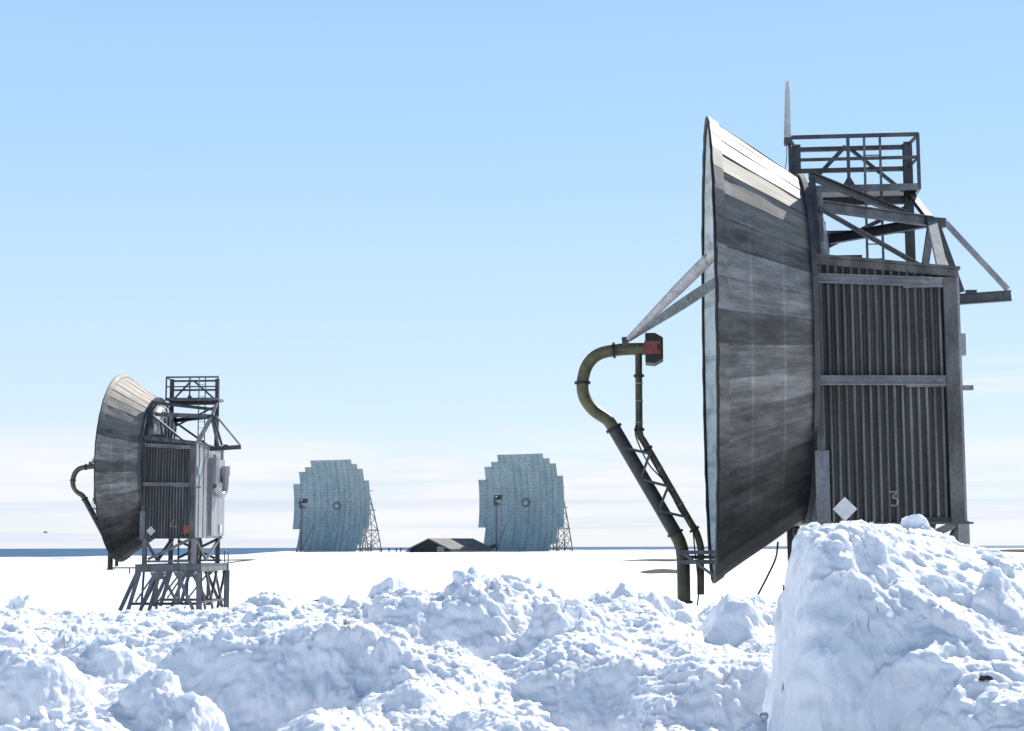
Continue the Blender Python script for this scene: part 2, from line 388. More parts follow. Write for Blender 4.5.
    MB().box((1.7, -CW - .05, zb - .05), (4.24, -CW + .10, zb - .015)).build('sill_strip', 'steel_dark', cab)
    MB().box((3.3, -CW - .045, zb - .012), (3.86, -CW - .03, zb + .07)).build('tar_strip', 'black', cab)
    # end wall ribs, annex cabinet, ventilation duct
    mb = MB()
    for y in (-1.9, -1.05, -.25): mb.box((4.062, y - .02, zb), (4.09, y + .02, roof_z(4.1) - .08))
    mb.build('end_wall_rib', 'rail', cab)
    annex = MB().box((4.064, .05, zb + .1), (4.22, CW - .1, 7.1)).build('end_cladding', 'end', cab)
    if number == 4:
        MB().box((4.225, .1, 5.9), (4.36, .75, 7.25)).build('cabinet', 'end', cab)
        MB().box((4.36, .15, 5.98), (4.375, .70, 7.15)).build('cabinet_door', 'rail', cab)
        duct = MB().tube(bez([(4.26, .2, 5.75), (4.36, .5, 5.5), (4.46, .9, 5.38), (4.54, 1.2, 5.55), (4.56, 1.3, 5.95), (4.56, 1.3, 6.35)], 6), .16, 16).build('vent_duct', 'galv_duct', cab)
        MB().tube([(4.56, 1.3, 6.3), (4.56, 1.3, 6.75)], .21, 16).build('duct_cowl', 'galv_duct', cab)
        MB().box((4.225, 1.75, 6.0), (4.36, 2.05, 6.7)).build('vent_grille', 'steel_dark', cab)
        MB().box((4.225, 1.5, 3.6), (4.30, 1.8, 4.0)).build('small_plate', 'white', cab)
    MB().box((4.152, -CW + .06, 6.18), (4.24, -CW + .3, 6.55)).build('junction_box', 'end', cab)
    MB().box((4.152, -CW + .06, 5.58), (4.34, -CW + .16, 5.66)).build('bracket', 'rail', cab)
    # placards and number
    cx, cz, h = (2.12, 3.57, .205) if number == 3 else (2.14, 3.66, .205)
    pl = MB().prism([(cx - h, -CW - .055, cz), (cx, -CW - .055, cz - h), (cx + h, -CW - .055, cz), (cx, -CW - .055, cz + h)], (0, .018, 0)).build('diamond_placard', 'white', cab)
    if number == 4:
        mb = MB()
        for dx, dz in ((0, .09), (.09, 0), (0, -.09), (-.09, 0)):
            mb.prism([(cx + dx - .035, -CW - .058, cz + dz), (cx + dx, -CW - .058, cz + dz - .045), (cx + dx + .035, -CW - .058, cz + dz), (cx + dx, -CW - .058, cz + dz + .045)], (0, .003, 0))
        mb.bar((cx - .1, -CW - .057, cz + .1), (cx + .1, -CW - .057, cz - .1), .004, .012, (0, 1, 0)); mb.bar((cx - .1, -CW - .0575, cz - .1), (cx + .1, -CW - .0575, cz + .1), .004, .012, (0, 1, 0))
        mb.build('faded_print', 'greymark', pl)
        strokes(cab, [[(3.17, 4.16), (2.99, 3.86), (3.36, 3.86)], [(3.24, 3.98), (3.24, 3.76)]], .035, 'painted_number')
    else:
        strokes(cab, [[(2.87, 3.855), (3.0, 3.86), (2.925, 3.765), (2.985, 3.745), (3.01, 3.70), (2.985, 3.635), (2.935, 3.62), (2.89, 3.64)]], .024, 'painted_number')
    if orange:
        MB().box((3.61, -CW - .06, 3.55), (3.965, -CW - .03, 3.91)).build('orange_placard', 'orange', cab)
    # ---- roof steelwork
    rf = MB(); yc = 1.57
    for z in (10.88, 10.44): rf.bar((1.82, yc, z), (4.02, yc, z), .07, .09)
    rf.hbeam((1.7, yc, 9.80), (4.02, yc, 9.80), .10, .16)
    rf.bar((1.82, yc, 9.17), (4.02, yc, 9.17), .08, .07)
    fr = rf.build('roof_frame', 'steel_dark', T)
    for x in (1.82, 4.02): MB().hbeam((x, yc, roof_z(x)), (x, yc, 10.97), .17, .18, (0, 1, 0)).build('column', 'steel_dark', fr)
    for p, q in (((2.80, yc - .03, 10.92), (1.95, yc - .03, 10.03)), ((2.84, yc - .03, 10.92), (3.92, yc - .03, 9.98)), ((3.98, yc, 9.66), (1.85, yc, 8.62))):
        MB().angle(p, q, .08).build('brace', 'steel_dark', fr)
    pf = MB(); pf.box((1.62, 1.08, 9.90), (4.18, 1.14, 10.03)); pf.box((1.62, 1.15, 9.98), (4.18, 2.2, 10.01)); 
    pf.bar((1.66, 1.12, 9.95), (1.66, 2.2, 9.95), .06, .1); pf.bar((4.15, 1.12, 9.95), (4.15, 2.2, 9.95), .06, .1); pf.box((1.62, 2.2, 9.90), (4.18, 2.26, 10.03))
    pl = pf.build('platform', 'steel', T)
    rl = MB()
    rl.bar((1.64, 1.11, 11.02), (4.18, 1.11, 11.02), .05, .075); rl.bar((1.64, 1.11, 10.56), (4.18, 1.11, 10.56), .045, .06)
    for x in (1.66, 2.80, 4.16): rl.bar((x, 1.11, 9.92), (x, 1.11, 11.02), .07, .06)
    rl.bar((4.16, 1.11, 11.0), (4.02, 1.57, 10.9), .05); rl.bar((4.16, 1.11, 10.56), (4.02, 1.57, 10.44), .04); rl.bar((1.66, 1.11, 11.0), (1.82, 1.57, 10.9), .05)
    rl.prism([(2.68, 1.10, 10.03), (2.92, 1.10, 10.03), (2.83, 1.10, 10.19), (2.77, 1.10, 10.19)], (0, .02, 0))
    rl.build('railing', 'steel_dark', pl)
    ld = MB()
    for x in (3.16, 3.47): ld.bar((x, 1.45, roof_z(x)), (x, 1.45, 11.08), .055, .045)
    z = 8.0
    while z < 11: ld.bar((3.16, 1.45, z), (3.47, 1.45, z), .022); z += .3
    ld.build('ladder', 'steel', T)
    # braced pyramid and hoist boom behind the dish
    nd = Vector((4.17, -.1, 9.02)); n2 = Vector((4.42, -.1, 8.98))
    py = MB().bar(nd - Vector((.1, 0, 0)), n2, .16, .17).build('brace_head', 'steel_dark', T)
    for y in (-2.0, 2.0):
        g = MB(); g.box((1.74, y - .02, roof_z(1.8)), (1.96, y + .02, 9.2))
        for i in range(6):
            for j in range(2): g.box((1.79 + .09 * j, y - .035, 8.66 + .085 * i), (1.815 + .09 * j, y - .02, 8.69 + .085 * i))
        g.box((1.74, y + .02, roof_z(1.8)), (1.77, y + .2, 9.2)); g.build('gusset_post', 'steel', T)
        MB().chan((1.80, y * .97, 9.0), nd, .12, .19).build('brace_beam', 'steel' if y < 0 else 'steel_dark', T)
    for p, q, w, h, mt in (((1.78, -1.85, 9.55), (3.95, 1.45, 9.48), .10, .14, 'steel_dark'), ((1.9, -2.02, 8.92), (3.5, -2.7, 7.74), .11, .09, 'steel'), ((1.9, 2.02, 8.92), (3.5, 2.7, 7.74), .11, .09, 'steel'),
                       ((4.15, 1.5, 7.68), tuple(nd), .13, .10, 'steel'), ((4.02, -2.0, 7.72), tuple(nd), .17, .12, 'steel_pale'), ((4.68, -.1, 7.66), tuple(nd + Vector((.08, 0, 0))), .10, .10, 'steel_dark'),
                       ((4.05, 1.5, 9.9), tuple(nd), .13, .10, 'steel'), ((1.8, -2.6, 7.95), (1.8, -1.85, 9.5), .10, .08, 'steel_dark')):
        MB().chan(p, q, w, h).build('brace', mt, T)
    bo = MB(); bo.hbeam((4.10, -.1, 7.50), (5.58, -.1, 7.58), .12, .2); bo.box((4.75, -.14, 7.62), (4.95, -.06, 7.70)); bo.build('hoist_boom', 'steel_dark', T)
    MB().bar(n2 + Vector((0, 0, .02)), (5.52, -.1, 7.70), .09, .09).build('boom_stay', 'steel_pale', T)
    MB().box((1.9, -2.2, roof_z(1.9) + .03), (2.6, -1.9, roof_z(2.2) + .16)).build('roof_box', 'steel_dark', T)
    if rod:
        MB().tube([(1.62, 1.08, 10.98), (1.62, 1.08, 11.1), (1.64, 1.08, 12.0), (1.64, 1.08, 12.16)], [.075, .07, .048, .03], 12).build('antenna_rod', 'rod', T)
        MB().box((1.55, 1.0, 10.86), (1.69, 1.16, 11.0)).build('rod_bracket', 'steel_dark', T)
        MB().tube(bez([(1.6, 1.05, 10.9), (1.58, 1.0, 10.5), (1.50, .95, 10.25), (1.38, .9, 10.15)]), .008, 6).build('loose_wire', 'black', T)
    # ---- feed: bent waveguide, cable pipe, bracing, horn, struts
    Y = .2
    S = lambda L: [(x, Y, z) for x, z in L]
    arc = bez(S([(-1.05, 6.71), (-1.45, 6.72), (-1.82, 6.70), (-2.15, 6.62), (-2.36, 6.41), (-2.45, 6.08), (-2.41, 5.79), (-2.24, 5.55), (-1.98, 5.36), (-1.84, 5.16)]))
    fp = MB().tube(arc, .118, 18).build('feed_pipe', 'olive_pipe', T)
    MB().tube(S([(-1.86, 5.2), (-1.45, 4.48), (-.72, 3.2)]), .128, 18).build('diagonal_pipe', 'black_pipe', fp)
    MB().tube(bez(S([(-.74, 3.235), (-.64, 3.03), (-.585, 2.78), (-.575, 2.3)])) + [Vector((-.575, Y, 1.9))], .124, 18).build('lower_pipe', 'green_pipe', fp)
    def flange(x, z, dx, dz, r, w=.05):
        d = Vector((dx, 0, dz)).normalized() * w / 2; c = Vector((x, Y, z)); return MB().tube([c - d, c + d], r, 16)
    for a in ((-1.84, 6.70, 1, .05, .155), (-2.45, 6.08, 0, 1, .155), (-1.86, 5.2, .5, -.87, .165), (-.72, 3.2, .4, -.9, .16), (-.575, 1.91, 0, 1, .165)):
        flange(*a).build('flange', 'black', fp)
    cp = MB().tube(bez(S([(-1.37, 6.66), (-1.375, 5.6), (-1.375, 5.2), (-1.35, 5.03), (-1.24, 4.85), (-.5, 3.52), (-.33, 3.22), (-.25, 2.95), (-.25, 2.8)])) + [Vector((-.26, Y, 2.05))], .068, 14).build('cable_pipe', 'green_pipe', T)
    for a in ((-1.37, 6.2, 0, 1, .10), (-1.375, 5.17, 0, 1, .10), (-1.22, 4.80, .5, -.87, .10), (-.36, 3.27, .5, -.87, .10)):
        flange(*a).build('collar', 'black', cp)
    for x, z in ((-1.37, 6.05), (-1.37, 5.72), (-1.375, 5.3)): flange(x, z, 0, 1, .074, .025).build('clamp_band', 'steel_pale', cp)
    for x, z in ((-1.0, 4.42), (-.78, 4.02), (-.62, 3.74)): flange(x, z, .5, -.87, .074, .025).build('clamp_band', 'steel_pale', cp)
    for x0_, z0_, x1_, z1_ in ((-1.72, 4.83, -1.18, 4.70), (-1.18, 4.70, -1.36, 4.22), (-1.36, 4.22, -.84, 4.08), (-.84, 4.08, -1.03, 3.62), (-1.03, 3.62, -.50, 3.50)):
        MB().bar((x0_, Y - .13, z0_), (x1_, Y - .13, z1_), .05, .05).build('cross_brace', 'steel_dark', cp)
    MB().tube(bez([(-1.44, Y - .08, 5.25), (-1.43, Y - .1, 5.0), (-1.2, Y - .12, 4.5), (-.9, Y - .1, 4.15), (-.62, Y - .12, 3.6), (-.42, Y - .1, 3.4), (-.36, Y - .08, 2.9), (-.3, Y - .12, 2.2), (-.33, Y - .12, 1.85)]), .014, 6).build('cable', 'black', cp)
    sb = MB()
    for z in (2.84, 2.66): sb.bar((-.66, Y - .14, z), (.06, Y - .14, z), .05, .08)
    sb.bar((-.58, Y - .16, 2.82), (.04, Y - .3, 2.36), .05, .05); sb.bar((-.66, Y + .14, 2.75), (.1, Y + .14, 2.75), .05, .07)
    sb.build('pipe_bracket', 'steel', T)
    if number == 4:
        ft = MB().bar((-.6, Y, 1.98), (1.5, Y, 1.98), .06, .06); ft.bar((.35, Y, 1.98), (.35, Y, 1.7), .05); ft.build('tie_bar', 'steel', T)
    hb = MB(); hb.prism([(-1.24, Y - .28, 6.99), (-1.05, Y - .28, 6.99), (-.90, Y - .28, 6.90), (-.90, Y - .28, 6.50), (-1.06, Y - .28, 6.41), (-1.24, Y - .28, 6.43)], (0, .56, 0))
    hn = hb.build('feed_horn', 'black', T)
    MB().box((-1.26, Y - .31, 6.58), (-.94, Y - .282, 6.83)).build('red_cover', 'red', hn)
    MB().box((-1.01, Y - .325, 6.66), (-.96, Y - .31, 6.76)).build('latch', 'black', hn)
    for sg in (-1, 1):
        a = Vector((-1.62, Y * .9, 6.86)); b = Vector((.68, sg * 2.62, 8.70)); d = b - a
        fs_ = (0, .04, .45, .62, .85, 1); MB().tube([a + d * f for f in fs_], [.035, .05, .105, .112, .09, .085], 14).build('feed_strut', 'strut', T)
    flange(-1.62, 6.83, 1, .1, .13, .12).build('strut_clamp', 'steel_dark', fp)
    if number == 3:
        MB().tube(bez([(1.05, -1.9, 3.02), (1.0, -2.0, 2.75), (.86, -2.0, 2.45), (.70, -2.0, 2.15), (.58, -2.0, 1.9), (.5, -2.0, 1.5)]), .017, 8).build('hanging_cable', 'black', T)
    # ---- base: posts, ring frame, splayed trestle
    bs = MB()
    for y in (-CW, CW):
        bs.hbeam((1.45, y, 2.0), (4.45, y, 2.0), .16, .34)
        bs.bar((1.8, y * .99, 2.30), (4.1, y * .99, 2.30), .10, .10)
    bs.hbeam((4.38, -CW + .09, 2.0), (4.38, CW - .09, 2.0), .16, .34); bs.hbeam((1.5, -CW + .09, 2.0), (1.5, CW - .09, 2.0), .16, .34)
    bs.bar((2.9, -CW + .09, 2.0), (2.9, CW - .09, 2.0), .12, .2)
    base = bs.build('base_frame', 'steel', T)
    for x, y, mt in ((1.84, -2.68, 'steel'), (4.08, -2.68, 'steel_pale'), (1.65, 2.6, 'steel_dark'), (3.93, 2.6, 'steel_dark')):
        MB().hbeam((x, y, 2.17), (x, y, zb), .19, .19, (0, 1, 0)).build('post', mt, base)
    for p, q, mt in (((2.0, -2.66, 2.40), (3.98, -2.66, 3.32), 'steel'), ((1.75, 2.6, 3.3), (1.75, 0, 2.35), 'steel_dark'), ((2.0, 2.6, 3.25), (3.8, 2.6, 2.4), 'steel_dark'), ((1.8, -2.6, 3.3), (1.7, 0, 2.35), 'steel_dark'),
                 ((1.7, -.1, 2.3), (1.7, 2.5, 3.3), 'steel_dark'), ((4.0, 0, 2.35), (4.0, 2.5, 3.3), 'steel'), ((4.05, -2.5, 3.3), (4.0, 0, 2.35), 'steel_dark'), ((2.0, 2.55, 2.4), (3.9, 2.55, 3.3), 'steel_dark')):
        MB().bar(p, q, .10, .12).build('brace', mt, base)
    MB().tube([(2.9, -.8, 2.1), (2.9, -.8, 3.36)], .04).build('conduit', 'steel_dark', base)
    cb = MB()
    for i in range(7):
        xx, yy = 3.7 + .1 * rg.random(), -2.0 + .28 * i
        cb.tube(bez([(xx, yy, 3.4), (xx + .1 * rg.uniform(-1, 1), yy + .1, 3.0), (xx + .12 * rg.uniform(-1, 1), yy - .1, 2.6), (xx, yy, 2.2)], 4), .035 + .04 * rg.random(), 8)
    cb.box((3.55, -1.7, 2.35), (3.85, -1.3, 2.9)); cb.build('cable_bundle', 'steel_dark', base)
    MB().bar((4.42, 2.0, 2.2), (4.42, 2.0, 2.75), .05).bar((4.42, 2.0, 2.75), (4.42, 2.75, 2.75), .05).bar((4.42, 2.75, 2.17), (4.42, 2.75, 2.75), .05).build('guard_rail', 'steel', base)
    for y in (-CW, CW):
        s = 1 if y < 0 else -1
        for (a, b, c, d, w) in ((1.56, 1.83, .80, .12, .15), (1.66, 1.83, 1.16, .12, .15), (2.35, 1.7, 1.72, .12, .14), (2.55, 1.7, 2.12, .12, .14), (2.45, 1.83, 2.45, .15, .10),
                                (2.66, 1.7, 3.55, .2, .11), (2.3, 1.7, 1.5, .5, .07), (3.45, 1.7, 2.35, .3, .07), (3.4, 1.7, 4.12, .12, .13), (4.37, 1.83, 4.37, -.1, .22), (3.45, 1.83, 3.45, .15, .10), (4.2, 1.8, 4.42, .1, .10)):
            MB().hbeam((a, y, b), (c, y + s * .02, d), w, w, (0, 1, 0)).build('leg', 'steel', base)
        MB().prism([(2.15, y - .1, 1.82), (2.9, y - .1, 1.82), (2.7, y - .1, 1.5), (2.3, y - .1, 1.5)], (0, .02, 0)).build('gusset_plate', 'steel', base)
        MB().prism([(3.2, y - .1, 1.82), (3.8, y - .1, 1.82), (3.6, y - .1, 1.6), (3.35, y - .1, 1.6)], (0, .02, 0)).build('gusset_plate', 'steel', base)
        MB().bar((1.2, y, .42), (4.3, y, .42), .09, .12).build('lower_rail', 'steel_dark', base)
    for (p, q) in (((4.3, -2.6, 1.8), (4.3, -1.2, .1)), ((4.3, 2.6, 1.8), (4.3, 1.2, .1)), ((4.3, -1.2, 1.8), (4.3, .2, .1)), ((4.3, .9, 1.8), (4.3, -.4, .3)), ((4.3, .6, 1.8), (4.3, 2.2, .1)), ((1.5, -1.5, 1.8), (1.0, 0, .1)), ((1.5, 1.5, 1.8), (1.0, 0, .1))):
        MB().bar(p, q, .10, .10).build('leg', 'steel_dark', base)
    MB().bar((4.3, -2.6, .45), (4.3, 2.6, .45), .09, .1).build('lower_rail', 'steel_dark', base)
    MB().box((3.0, -3.25, -.1), (3.75, -2.6, .30)).build('footing_block', 'wood', base)
    return T

dish_antenna('dish_antenna', (3.775, 30.2, 0), R(-5.34), 'large near dish antenna with number 3 on its dark corrugated cabin', 3, True, False, 3)
dish_antenna('dish_antenna', (-18.26, 75.29, .06), R(-2.69), 'smaller farther dish antenna marked 4 with an orange plate on its cabin', 4, False, True, 11)

# ------------------------------------------------------------------ far billboard reflectors
def billboard(loc, label, seed):
    rg = random.Random(seed)
    T = tag(empty('billboard_antenna', loc, R(-24)), label, 'billboard antenna', 'tall billboard antennas on the far snow field')
    W, NS = 17.3, 13; sw = W / NS; F = 10.5; zc = 9.0
    dep = lambda u, z: (u * u + (z - zc) ** 2) / (4 * F)
    D0 = dep(W / 2, zc)
    tops = [13.5, 15.9, 16.8] + [18.1] * 7 + [17.2, 16.2, 13.9]; bots = [4.5, .5, .3] + [.0] * 7 + [.0, 1.4, 4.4]
    for k in range(NS):
        u0 = -W / 2 + k * sw; u1 = u0 + sw + .03; z0, z1 = bots[k] - .3 * (bots[k] < .6), tops[k]; n = 16
        lap = .05 * (k % 2) + rg.uniform(-.03, .03); mb = MB(); f_, b_ = [], []
        for i in range(n + 1):
            z = z0 + (z1 - z0) * i / n
            for u, l in ((u0, .10), (u1, 0)):
                y = (D0 - dep(u, z)) + lap * .6 + l
                f_.append((u, y, z)); b_.append((u, y + .08, z))
        o = 2 * (n + 1); fs = []
        for i in range(n):
            a = 2 * i; fs += [(a, a + 1, a + 3, a + 2), (o + a, o + a + 2, o + a + 3, o + a + 1), (a, a + 2, o + a + 2, o + a), (a + 1, o + a + 1, o + a + 3, a + 3)]
        fs += [(0, o, o + 1, 1), (o - 2, o - 1, 2 * o - 1, 2 * o - 2)]
        mb.add(f_ + b_, fs); mb.build('reflector_strip', 'billboard', T)
    hub = MB().tube([(0.2, D0 - .10, 9.1), (0.2, D0 + .05, 9.1)], .85, 24).build('centre_disc', 'steel', T)
    MB().tube([(0.2, D0 - .16, 9.1), (0.2, D0 - .11, 9.1)], .45, 20).build('disc_cover', 'reflector', hub)
    # lattice trusses that prop the panel from behind
    for u in (-7.4, -4.4, -1.5, 1.5, 4.4, 7.4):
        zt = 13 if abs(u) > 7 else 17; mb = MB(); yb = 7.2
        y_t = D0 - dep(u, zt) + .5
        fpts = [Vector((u, D0 - dep(u, z) + .5, z)) for z in np.linspace(0, zt, 7)]
        bpts = [Vector((u, yb + (y_t + .6 - yb) * (i / 6) ** 1.15, zt * i / 6)) for i in range(7)]
        for L in (fpts, bpts):
            for a, b in zip(L[:-1], L[1:]): mb.bar(a, b, .17)
        for i in range(7):
            mb.bar(fpts[i], bpts[i], .11)
            if i < 6: mb.bar(fpts[i], bpts[i + 1], .11); mb.bar(bpts[i], fpts[i + 1], .11)
            m1 = fpts[i].lerp(bpts[i], .5)
            if i < 4: mb.bar(m1, fpts[i + 1].lerp(bpts[i + 1], .5), .12)
        mb.build('support_truss', 'steel', T)
    mb = MB()
    for z, y in ((.5, 7.0), (4.2, 6.1), (8.2, 4.8), (12, 3.4)):
        mb.bar((-7.4, y, z), (7.4, y, z), .14)
    for i in range(5):
        u = -7.4 + 2.96 * i; mb.bar((u, 7.0, .3), (u + 2.96, 6.1, 4.2), .1); mb.bar((u + 2.96, 7.0, .3), (u, 6.1, 4.2), .1)
    mb.build('cross_lattice', 'steel', T)
    mb = MB()
    for u in np.linspace(-7.8, 8.4, 15): mb.bar((u, .9, -.2), (u, .9, 2.2), .13); mb.bar((u, .9, .1), (u + .8, .9, 1.7), .08)
    mb.build('footing_posts', 'steel_dark', T)
    # feed mast that stands in front of the panel
    p = T.matrix_basis @ Vector((.2, -11.5, 0))
    Fm = tag(empty('feed_mast', p, R(-24)), label.split(' ', 1)[0] and 'slim dark feed mast in front of the ' + label.split(' billboard')[0].replace('stepped ', '') + ' billboard antenna', 'feed mast', 'feed masts of the billboard antennas')
    MB().bar((0, 0, -.3), (0, 0, 9.0), .28).build('pole', 'steel', Fm)
    MB().tube(bez([(0, .2, 8.4), (0, -.5, 8.7), (0, -.75, 9.2), (0, -.4, 9.7), (0, .4, 9.75)], 5), .22, 10).build('feed_pipe', 'steel_dark', Fm)
    MB().prism([(-.7, .4, 9.3), (.7, .4, 9.3), (.9, .4, 10.2), (-.5, .4, 10.2)], (0, .5, 0)).build('feed_horn', 'steel_dark', Fm)
    MB().box((-.5, -.2, 8.2), (.7, .4, 8.8)).build('platform', 'steel', Fm)
    MB().bar((0, .15, .2), (0, 4.5, 5.2), .10).build('stay', 'steel', Fm)
    return T, Fm
T1, F1 = billboard((-35.8, 318, 2.1), 'stepped blue grey billboard antenna at the left, set apart from the shed', 21)
T2, F2 = billboard((1.6, 300, 2.1), 'stepped blue grey billboard antenna at the right, rising directly behind the low shed', 22)
F1['label'] = 'slim dark feed mast in front of the left billboard antenna'
F2['label'] = 'slim dark feed mast in front of the right billboard antenna beside the shed'
MB().tube(bez([(0, -.4, 1.2), (-1, -.5, .75), (-2.4, -.6, .7), (-5.4, -.8, .7)], 5), .3, 10).build('waveguide', 'steel_dark', F2)
for i in range(4): MB().bar((-2.2 - i * 1.0, -.65 - .04 * i, -.3), (-2.2 - i * 1.0, -.65 - .04 * i, .7), .14).build('pipe_stand', 'steel_dark', F2)

# ------------------------------------------------------------------ low shed between the billboards
def shed():
    T = tag(empty('shed', (-14.4, 281, 2.1), R(51)), 'low dark gabled shed with a grey sheet roof between the two far billboards', 'shed')
    w, L, he, hr = 4.5, 11.2, .5, 2.15                          # local: gable at x=0 facing -X, ridge along +X ... gable half width w
    wl = MB(); wl.prism([(0, -w, -.3), (0, w, -.3), (0, w, he), (0, 0, hr), (0, -w, he)], (L, 0, 0)); b = wl.build('wall', 'hut_wall', T)
    rf = MB()
    for s in (-1, 1):
        rf.prism([(-.35, s * (w + .5), he - .16), (-.35, 0, hr + .06), (-.35, 0, hr + .26), (-.35, s * (w + .5), he + .04)], (L + .7, 0, 0))
    r = rf.build('roof', 'hut_roof', T)
    MB().bar((-.4, -w - .4, he - .02), (-.4, 0, hr + .16), .06, .22).bar((-.4, w + .4, he - .02), (-.4, 0, hr + .16), .06, .22).build('verge_board', 'hut_roof', r)
    MB().box((-.07, -3.4, .05), (-.02, -1.7, .95)).build('door', 'hut_trim', T)
    MB().box((.5, -w - .08, -.1), (L - .3, -w - .02, .42)).build('skirt_board', 'hut_trim', T)
    MB().prism([(-.2, w + 1.4, -.3), (-.2, w + .1, -.3), (-.2, w + .1, he), (-.2, w + 1.3, .1)], (5, 0, 0)).build('lean_to', 'hut_trim', T)
    return T
sh = shed()
for i, (x, h) in enumerate(((-23.6, .62), (-22.2, .66), (-20.9, .6), (-20.1, .7))):
    o = MB().bar((0, 0, -.2), (0, 0, h), .22).box((-.16, -.16, h), (.16, .16, h + .07)).build('stub_post', 'hut_wall')
    o.location = (x, 290, 2.15)
    tag(o, ['short dark post farthest left in the row beside the shed', 'second short post from the left in the row beside the shed', 'third short post, second nearest to the shed', 'short dark post right beside the shed corner'][i], 'post', 'row of short posts beside the shed')

# a bird far out over the snow
bd = empty('bird', (-58, 200, 4.9), R(20)); tag(bd, 'tiny dark bird flying low over the distant sea at the left', 'bird')
MB().tube([(-.28, 0, 0), (-.1, 0, .02), (.12, 0, .03), (.26, 0, .05), (.34, 0, .05)], [.01, .07, .08, .05, .01], 8).build('body', 'bird', bd)
for s in (-1, 1):
    MB().prism([(.1, s * .05, .05), (.05, s * .35, .2), (-.1, s * .75, .12), (-.12, s * .35, .18), (-.1, s * .05, .04)], (0, 0, .02)).build('wing', 'bird', bd)

# ------------------------------------------------------------------ numpy noise for the snow
def h2(ix, iy, k):
    with np.errstate(over='ignore'):
        n = (ix.astype(np.int64) * 374761393 + iy.astype(np.int64) * 668265263 + k * 2147483647 + 1013904223).astype(np.uint64)
        n = (n ^ (n >> np.uint64(13))) * np.uint64(1274126177); n = n ^ (n >> np.uint64(16)); n = n * np.uint64(2246822519); n = n ^ (n >> np.uint64(15))
    return (n & np.uint64(0xFFFFFF)).astype(np.float64) / 0xFFFFFF
def vnoise(x, y, k=0):
    ix, iy = np.floor(x), np.floor(y); fx, fy = x - ix, y - iy
    fx = fx ** 3 * (fx * (fx * 6 - 15) + 10); fy = fy ** 3 * (fy * (fy * 6 - 15) + 10)
    a, b, c, d = h2(ix, iy, k), h2(ix + 1, iy, k), h2(ix, iy + 1, k), h2(ix + 1, iy + 1, k)
    return (a + (b - a) * fx) * (1 - fy) + (c + (d - c) * fx) * fy
def fbm(x, y, k=0, o=5, g=.5, rid=False):
    s = 0; a = 1; t = 0
    for i in range(o):
        n = vnoise(x, y, k + i * 17) * 2 - 1
        if rid: n = 1 - 2 * np.abs(n)
        s = s + a * n; t += a; a *= g; x, y = x * 1.93 + y * .45 + 3.1, y * 1.93 - x * .45 + 7.7
    return s / t
def chunks(x, y, size, k, dens=.8, edge=.26):
    """tops of tilted, jittered snow lumps: the highest one wins"""
    x, y = x / size, y / size; ix, iy = np.floor(x), np.floor(y); out = np.zeros_like(x)
    for dx in (-1, 0, 1):
        for dy in (-1, 0, 1):
            cx, cy = ix + dx, iy + dy
            on = h2(cx, cy, k + 9) < dens
            px = x - cx - h2(cx, cy, k); py = y - cy - h2(cx, cy, k + 1)
            an = h2(cx, cy, k + 2) * np.pi; ca, sa = np.cos(an), np.sin(an)
            qx, qy = px * ca + py * sa, (-px * sa + py * ca) * (1.0 + .9 * h2(cx, cy, k + 3))
            r = .38 + .5 * h2(cx, cy, k + 4)
            p = 2.6; d = (np.abs(qx) ** p + np.abs(qy) ** p) ** (1 / p) / r
            hgt = .25 + .75 * h2(cx, cy, k + 5)
            tilt = (h2(cx, cy, k + 6) - .5) * 1.25 * px + (h2(cx, cy, k + 7) - .35) * 1.35 * py
            e = np.clip((1.0 - d) / edge, 0, 1); e = e * e * (3 - 2 * e)
            out = np.maximum(out, np.where(on, e * (hgt * .7 + tilt * .9), 0))
    return out
def h3(ix, iy, iz, k): return h2(ix + iz * 57, iy + iz * 131, k)
def vnoise3(x, y, z, k=0):
    ix, iy, iz = np.floor(x), np.floor(y), np.floor(z); fx, fy, fz = x - ix, y - iy, z - iz
    fx, fy, fz = (f * f * (3 - 2 * f) for f in (fx, fy, fz)); o = []
    for dz in (0, 1):
        a, b, c, d = h3(ix, iy, iz + dz, k), h3(ix + 1, iy, iz + dz, k), h3(ix, iy + 1, iz + dz, k), h3(ix + 1, iy + 1, iz + dz, k)
        o.append((a + (b - a) * fx) * (1 - fy) + (c + (d - c) * fx) * fy)
    return o[0] + (o[1] - o[0]) * fz
def crumble(X, Y, Z, amp):
    """push the sheet along its own normals with lumpy 3-D noise, so steep faces crumble as well"""
    du = np.stack([np.gradient(a, axis=1) for a in (X, Y, Z)]); dv = np.stack([np.gradient(a, axis=0) for a in (X, Y, Z)])
    n = np.cross(du, dv, axis=0); n /= np.linalg.norm(n, axis=0) + 1e-9
    x, y, z = X * 3.1, Y * 3.1, Z * 3.1; h = 0; a = 1
    for i in range(5):
        v = vnoise3(x, y, z, 900 + 31 * i) * 2 - 1
        h = h + a * ((np.abs(v) - .35) * 1.2 if i in (1, 2, 3) else v * .8)
        a *= .50; x, y, z = x * 2.03 + y * .31 + 5, y * 2.03 - x * .31 + 3, z * 2.07 + 1.7
    h = h * amp * (1 + 1.2 * (1 - np.abs(n[2])))
    return X + n[0] * h, Y + n[1] * h, Z + n[2] * h
def sstep(a, b, v): t = np.clip((v - a) / (b - a), 0, 1); return t * t * (3 - 2 * t)

